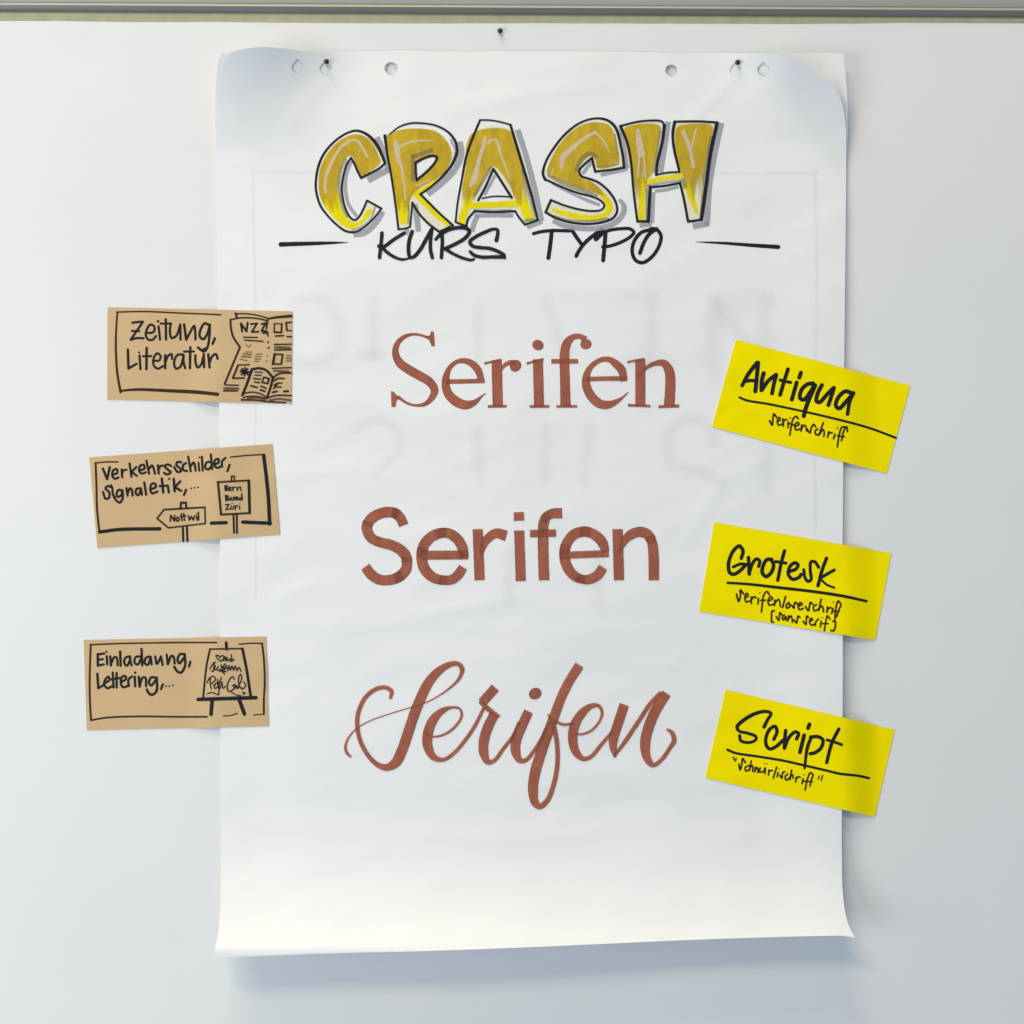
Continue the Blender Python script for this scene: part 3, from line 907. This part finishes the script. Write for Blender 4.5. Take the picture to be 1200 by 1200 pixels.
c2 = card([(104.6, 536), (319, 520.4), (328, 626.4), (114, 642)], dl, M['kraft'], 'brown card with two signposts sketched on it, between the other two brown cards', 'card', GK)
lines(c2, dl, 100, 520, 10, [
('border_line', 'w', """
S 16 380,213 250,214 120,224
S 22 120,225 130,500 136,750 165,1040
k S 36 168,1034 400,1005 872,997
"""),
('border_line', 'w', """
S 15 1700,156 1900,137 2100,125
k S 38 2090,138 2122,400 2146,650 2160,940
k S 36 1845,918 2000,925 2168,932
k L 36 1478,930 1650,925
"""),
('handwriting', 'k', """
L 26 205,292 255,415
L 26 255,415 286,275
S 24 322,362 372,342 370,300 330,308 315,370 345,410 388,395
L 24 425,302 432,392
S 22 430,350 450,312 482,305
L 24 518,232 540,385
L 24 598,272 542,328
L 24 542,328 602,376
S 24 640,312 692,290 685,250 645,255 630,320 660,350 705,335
L 24 715,198 745,350
S 24 740,300 780,255 800,290 815,350
L 24 850,252 860,350
S 22 860,300 880,262 908,255
S 24 1005,260 960,242 930,265 970,305 1000,335 960,360 922,342
S 24 1122,218 1082,213 1065,245 1110,290 1120,320 1080,330 1040,272
S 24 1180,228 1145,250 1150,308 1192,320
L 24 1205,152 1235,322
S 24 1230,270 1268,220 1285,260 1292,315
L 22 1325,222 1335,315
D 10 1336,160
L 24 1365,152 1375,315
S 24 1472,212 1420,220 1405,280 1440,302 1478,260
L 24 1470,125 1486,296
S 24 1520,240 1560,220 1560,180 1520,190 1515,260 1550,282 1592,262
S 22 1602,270 1602,205 1642,166
L 24 1690,247 1665,320
"""),
('handwriting', 'k', """
S 24 318,520 265,495 235,520 278,570 275,635 235,642 207,565
L 16 300,480 322,520
S 24 318,542 322,592 346,630
S 24 430,550 390,540 365,590 382,622 422,600 432,550
S 24 434,545 436,640 402,690 352,652 330,610
L 24 480,520 495,607
S 24 495,580 525,520 545,545 552,607
S 24 640,522 600,530 590,582 620,602 650,540
L 24 650,522 662,597
L 24 690,452 712,597
S 24 765,532 822,510 820,470 780,468 760,530 780,580 845,560
L 26 895,408 912,570
L 24 870,496 965,490
L 24 965,490 978,570
D 12 982,412
L 26 1035,412 1046,556
L 24 1112,440 1046,510
L 24 1046,508 1122,552
L 24 1180,540 1155,600
D 9 1240,522 1280,516 1320,510
"""),
('arrow_sign_drawing', 'w', """
L 18 920,772 840,875
L 18 840,875 972,985
L 17 972,985 1405,935
L 17 1405,935 1400,745
L 20 1400,745 920,772
k L 22 1115,762 1120,692
k L 22 1120,692 1178,690
k L 22 1178,690 1184,752
k L 22 1142,985 1147,1140
k L 22 1190,980 1196,1140
k L 16 995,905 1000,838
k L 16 1000,838 1043,905
k L 16 1043,905 1045,840
k S 16 1078,860 1062,885 1080,907 1100,885 1080,860
k L 16 1125,822 1130,902
k L 16 1153,818 1160,898
k L 14 1108,852 1175,845
k L 16 1205,842 1220,895
k L 16 1220,895 1243,850
k L 16 1243,850 1264,895
k L 16 1264,895 1284,842
k L 15 1305,848 1307,895
k D 7 1302,818
k L 16 1324,802 1327,895
"""),
('board_sign_drawing', 'w', """
L 20 1548,450 1918,430
k L 28 1915,432 1925,810
L 20 1925,812 1590,830
L 24 1590,830 1553,450
L 16 1712,432 1712,382
L 16 1712,382 1745,380
L 16 1745,380 1746,430
k L 20 1735,840 1742,1045
k L 20 1774,832 1776,1045
k L 14 1635,492 1640,550
k S 14 1635,490 1668,498 1645,520 1672,535 1640,550
k S 13 1682,532 1708,518 1690,505 1682,545 1712,545
k L 13 1726,510 1730,550
k S 12 1728,525 1745,508 1758,512
k L 13 1777,510 1780,550
k S 13 1780,530 1812,505 1825,550
k L 14 1642,605 1647,665
k S 14 1640,608 1676,615 1648,635 1682,650 1645,667
k S 13 1715,630 1692,640 1697,662 1715,650 1722,662
k S 13 1750,625 1732,630 1752,650 1732,662
k S 13 1765,645 1790,635 1772,622 1762,650 1792,657
k L 15 1832,590 1836,658
k S 13 1832,630 1806,640 1812,660 1835,650
k L 13 1640,716 1682,710
k L 13 1682,710 1645,770
k L 13 1645,770 1692,765
k S 13 1706,730 1708,765 1736,760 1736,730
k D 5 1708,706 1730,702
k L 13 1756,725 1760,770
k S 12 1760,742 1775,726 1788,730
k L 13 1805,735 1808,766
k D 6 1808,706
""")])

c3 = card([(98, 750), (311.6, 746), (315, 851), (101.6, 855.6)], dl, M['kraft'], 'brown card with an easel sketched on it, lowest of the three brown cards', 'card', GK)
lines(c3, dl, 95, 740, 10, [
('border_line', 'w', """
S 17 108,156 400,143 800,135 1100,130 1588,130
S 21 113,155 106,350 100,600 105,850 117,1040
S 19 117,1040 300,1010 700,995 1100,1000 1475,1000
S 15 1850,150 2000,138 2120,140
S 21 2120,140 2140,300 2152,600 2142,800 2142,965
L 12 2142,970 2022,978
S 13 1668,990 1750,985 1830,960
"""),
('handwriting', 'k', """
L 26 195,266 196,400
L 24 195,268 272,258
L 24 195,332 255,325
L 24 196,400 266,386
L 24 300,290 306,385
D 11 298,237
L 25 340,292 350,400
S 24 350,380 388,302 415,305 428,396
L 26 458,236 463,402
S 24 562,292 520,308 505,370 538,400 580,312
S 24 572,290 576,340 592,397
S 24 692,292 640,300 625,360 660,388 705,312
L 26 708,206 716,396
S 24 802,292 760,308 745,370 780,392 815,302
L 24 816,300 826,386
S 24 868,292 888,380 935,295
L 24 935,292 955,392
L 24 1003,272 1016,385
S 24 1016,385 1060,285 1085,300 1096,376
S 25 1212,268 1160,265 1130,330 1150,372 1212,302
S 26 1213,265 1218,400 1172,480 1130,470 1092,415
L 24 1280,355 1265,412
"""),
('handwriting', 'k', """
L 26 190,497 202,665
L 24 202,665 262,628
S 24 280,602 330,570 320,530 285,560 270,620 310,665 362,640
L 24 370,482 380,656
L 24 415,487 416,656
L 22 350,562 452,545
S 24 465,592 522,560 520,525 480,530 465,600 490,652 562,632
S 24 557,640 556,562 597,527
L 25 628,532 633,642
D 13 632,482
L 26 675,532 686,645
S 24 686,640 720,542 752,540 762,640
S 25 882,542 820,540 795,600 820,632 882,562
S 26 886,540 882,700 830,742 790,720 770,680
L 24 957,620 936,675
D 9 995,640 1035,640 1076,632
"""),
('easel_drawing', 'k', """
L 30 1700,132 1706,208
w L 17 1510,207 1890,200
S 20 1510,207 1470,400 1430,770
S 28 1890,202 1940,450 1986,752
L 38 1372,796 2048,776
L 38 1535,812 1522,970
L 38 1852,800 1914,966
S 13 1640,352 1595,315 1580,282 1610,284 1625,305
S 13 1625,305 1655,282 1675,300 1640,352
S 12 1668,342 1682,292 1694,345
S 12 1694,345 1708,300 1716,345 1742,322
S 12 1770,315 1745,330 1752,352 1775,335
S 12 1760,272 1770,345 1795,325
S 13 1510,440 1550,370 1578,358
S 13 1560,362 1545,470 1530,462
S 13 1572,400 1560,450 1600,430
S 13 1610,410 1592,440 1610,462 1632,440
L 13 1640,390 1680,500
L 15 1682,380 1642,470
L 15 1705,396 1662,480
L 13 1640,420 1722,432
L 13 1625,460 1700,470
S 13 1718,460 1732,402 1748,455 1768,402 1786,455 1806,405 1826,458 1848,420 1875,465
S 13 1515,548 1512,600 1525,672
S 13 1478,602 1500,550 1550,525 1574,560 1530,612
S 12 1552,635 1582,605 1560,645 1570,668 1598,650
S 13 1645,540 1620,600 1612,740
S 12 1598,560 1602,640 1612,670
L 12 1590,602 1652,592
S 12 1628,668 1650,605 1662,665 1692,640
S 14 1795,560 1775,530 1730,580 1712,660 1730,702 1790,670 1800,620
S 12 1772,640 1795,625 1800,668 1822,630 1830,672 1850,640
S 13 1842,650 1882,550 1870,500 1846,540 1856,650 1885,672
S 13 1905,590 1928,630 1895,672 1872,655
w S 13 1480,730 1530,716 1605,742
w S 12 1762,712 1820,745 1870,752
L 12 1890,712 1925,722
L 12 1925,722 1900,738
""")])

dr = card_depth(989, 1)
K = 10.909
c4 = card([(862.5, 398), (1066.7, 452), (1039, 554.6), (834.4, 500)], dr, M['yellow'], 'bright yellow card reading Antiqua, topmost of the three yellow cards and most tilted', 'card', GY)
lines(c4, dr, 850, 410, K, [
('handwriting', 'k', """
S 48 215,455,44 300,300,46 405,165,48
S 46 418,165,50 402,350,46 384,528,48
S 40 250,402 320,392 400,396
S 48 490,298 465,400 462,515
S 46 465,515 545,400 648,318
S 44 652,322 622,430 597,558
S 44 800,248 752,400 700,575
S 36 700,386 760,402 835,416
L 46 912,418 850,635
L 46 966,292 945,355
S 46 1123,428 1050,440 975,510 955,615 1003,638 1072,560 1138,452
S 48 1148,455 1080,610 1024,760 1003,845
S 46 1235,450 1183,550 1165,655 1203,668 1300,570 1380,490
S 46 1388,485 1353,600 1318,705
S 46 1613,550 1533,530 1443,610 1413,715 1453,748 1545,660 1633,560
S 42 1640,550 1592,650 1562,820
"""),
('underline', 'k', "S 26 182,607 260,642 550,692 830,750 1073,803 1473,898 1830,995 2180,1124"),
('handwriting', 'w', """
S 22 565,905 598,962 608,880 620,818 655,862
S 20 662,922 702,892 690,862 665,900 680,962 725,950
L 21 735,882 740,975
S 20 740,930 760,895 785,892
L 21 806,920 800,992
D 9 828,870
S 21 932,880 905,850 868,880 842,980 824,1088
L 18 800,938 872,958
S 21 890,982 942,952 925,925 890,960 902,1022 955,1010
L 21 977,960 967,1038
S 20 970,1012 1010,962 1030,985 1038,1038
S 21 1045,1012 1082,1062 1098,1000 1128,952 1155,985
S 21 1182,1010 1148,1038 1162,1085 1212,1070
L 21 1252,930 1195,1090
S 20 1218,1058 1248,1018 1264,1050 1258,1108
L 21 1322,1048 1308,1115
S 20 1312,1088 1338,1058 1365,1060
L 21 1402,1078 1383,1135
D 9 1432,998
S 21 1545,985 1490,990 1452,1108 1432,1238
L 18 1432,1098 1525,1112
S 21 1560,1045 1552,985 1520,1020 1484,1160
""")])
c5 = card([(837, 612), (1044.4, 648.3), (1025.6, 750), (819.4, 716.5)], dr, M['yellow'], 'yellow card reading Grotesk with two small lines below, middle of the three yellow cards', 'card', GY)
lines(c5, dr, 840, 630, K, [
('handwriting', 'k', """
S 42 312,265,40 335,175 290,108 215,165 152,320 165,448 220,468 300,420 372,345
S 34 372,342 300,338 210,375
S 42 405,255 410,350 415,465
S 38 418,440 460,325 508,272 548,300 535,368
S 42 700,278 640,282 592,360 582,450 630,498 700,440 725,340 690,278
S 40 865,170 820,340 780,545
L 34 750,306 885,326
S 40 930,432 1010,402 1038,350 1000,322 935,370 915,470 970,532 1050,508 1078,470
S 36 1112,412 1125,505 1163,558 1203,540 1194,410 1204,310 1250,308 1303,380
S 40 1402,265 1345,420 1294,615
L 36 1500,415 1334,510
S 26 1324,525 1400,598 1500,640
"""),
('underline', 'k', "S 33 138,578,28 400,595,30 800,640,34 1195,685,34 1600,745,34 1913,812,30"),
('handwriting', 'w', """
S 22 252,722 278,815 302,740 300,670 345,722
S 21 360,772 402,742 385,712 360,760 375,822 420,810
L 21 440,760 440,842
S 20 445,792 475,755 502,772
L 21 532,780 526,847
D 8 550,706
S 21 672,732 640,690 602,730 582,850 570,950
L 19 558,802 622,800
S 21 660,812 712,780 690,755 655,800 670,862 718,855
L 21 742,800 736,868
S 20 740,840 788,790 805,830 812,882
L 22 880,752 840,892
S 21 922,830 890,860 895,902 932,880 920,830
S 21 955,862 985,902 992,850 1002,825 1032,852
S 21 1040,877 1092,852 1065,830 1040,880 1060,922 1104,905
S 21 1135,885 1172,935 1185,870 1196,828 1225,850
S 21 1272,858 1238,880 1245,935 1294,918
L 21 1334,788 1303,930
S 20 1308,908 1342,874 1358,900 1364,950
L 21 1414,888 1408,955
S 20 1412,930 1442,895 1464,900
L 21 1484,908 1468,970
D 8 1490,824
S 21 1584,848 1553,810 1524,890 1508,1060
L 18 1482,940 1564,944
S 21 1588,868 1565,910 1533,1010
"""),
('handwriting', 'w', """
S 21 735,935 708,940 700,1010 702,1075 722,1082
S 20 760,1010 790,1058 800,1000 806,960 832,986
S 20 862,990 835,1020 850,1052 880,1010 886,1056
L 20 915,1000 910,1062
S 20 915,1040 948,1000 960,1030 966,1082
S 20 985,1052 1020,1092 1028,1040 1040,1002 1062,1022
S 20 1104,1070 1138,1110 1144,1050 1150,1000 1170,1020
S 20 1184,1070 1224,1050 1204,1030 1184,1080 1214,1120 1244,1108
S 20 1258,1125 1264,1080 1299,1040
L 20 1334,1070 1324,1140
D 8 1349,1024
S 20 1444,1040 1414,1000 1394,1070 1374,1190
L 18 1354,1100 1424,1100
S 21 1484,1070 1514,1075 1495,1188 1459,1188
""")])
c6 = card([(850.4, 808.3), (1048.3, 855.2), (1025, 957.3), (826.5, 911.5)], dr, M['yellow'], 'yellow card reading Script with a quoted line below, lowest of the three yellow cards', 'card', GY)
lines(c6, dr, 845, 820, K, [
('handwriting', 'k', """
S 42 550,348,42 592,260,38 638,175,36 570,150,38 430,180,42 280,268,44 205,348,42 230,400,34 340,428,34 440,468,36 450,500,34 400,538,34 310,545,34 250,520,36 238,462,38
S 40 675,505 715,405 690,342 630,370 577,470 577,578 620,628 700,600 790,520
S 42 825,395 815,500 810,618
S 40 812,615 870,480 950,412 990,432 965,500
L 44 1062,455 1008,672
L 44 1130,315 1112,362
S 40 1154,475 1104,610 1067,875,30
S 40 1145,478 1234,472 1300,512 1282,608 1204,675 1140,690
S 40 1504,375 1414,560 1350,802
S 32 1354,514 1440,538 1542,575
"""),
('underline', 'k', "S 28 82,640 180,680 500,730 800,780 1063,839 1363,909 1513,945 1763,974 1890,1002"),
('handwriting', 'w', """
L 16 155,732 166,768
L 16 192,745 182,785
S 21 228,822 242,898 266,820 276,752 312,805
S 20 352,842 308,868 320,912 362,890
L 20 386,782 362,902
S 20 365,872 398,840 406,870 402,916
L 20 437,862 430,922
S 20 435,897 465,868 472,932
S 20 500,872 492,920 538,920 562,872
L 20 566,882 560,946
D 7 556,815 585,820
L 20 612,900 606,962
S 19 610,930 630,905 657,906
L 20 710,862 667,1002
L 20 727,930 717,982
D 7 740,882
S 20 750,962 777,1002 788,932 812,920
S 20 852,950 820,980 832,1027 872,1002
L 20 902,902 880,1022
S 20 880,990 912,960 922,1002
L 20 962,990 952,1052
S 19 960,1020 985,985 1012,992
L 20 1047,1012 1037,1070
D 8 1060,962
S 20 1172,955 1142,932 1102,1020 1075,1152
L 18 1050,1040 1167,1050
S 20 1178,962 1152,1030 1136,1102
L 16 1254,974 1244,1014
L 16 1298,966 1280,1032
""")])

# ------------------------------------------------------------------ push pins
def pin(px, py, d0, label):
    root = bpy.data.objects.new('push_pin', None); COL.objects.link(root)
    b = W(px, py, d0); root.location = b
    tag(root, label, 'push pin', 'dark round push pins')
    prof = [(0, .0068), (.0012, .0066), (.0022, .0058), (.00285, .0044), (.0028, .0032), (.0022, .0020), (.0013, .0012), (.0011, .0002), (0, 0)]
    v = []; f = []; n = 20
    for r, h in prof:
        for i in range(n):
            a = 2 * math.pi * i / n; v.append((r * math.cos(a), -h * .62, r * math.sin(a)))
    for j in range(len(prof) - 1):
        for i in range(n): f.append((j * n + i, j * n + (i + 1) % n, (j + 1) * n + (i + 1) % n, (j + 1) * n + i))
    mesh_obj('pin_head', v, f, [M['pin']], root)
    v = []; f = []
    for h, r in ((0.0004, .0005), (-.006, .0005), (-.009, .0001)):
        for i in range(8):
            a = 2 * math.pi * i / 8; v.append((r * math.cos(a), -h, r * math.sin(a)))
    for j in range(2):
        for i in range(8): f.append((j * 8 + i, j * 8 + (i + 1) % 8, (j + 1) * 8 + (i + 1) % 8, (j + 1) * 8 + i))
    mesh_obj('pin_needle', v, f, [M['steel']], root)
pin(586, 37, d_back(586, 37) + .0003, 'dark push pin alone above the middle of the flipchart sheet')
pin(383, 73, d_front(383, 70) + .0002, 'dark push pin in the torn punch hole at the upper left of the sheet')
pin(864, 74, d_front(864, 70) + .0002, 'dark push pin in the punch hole at the upper right of the sheet')
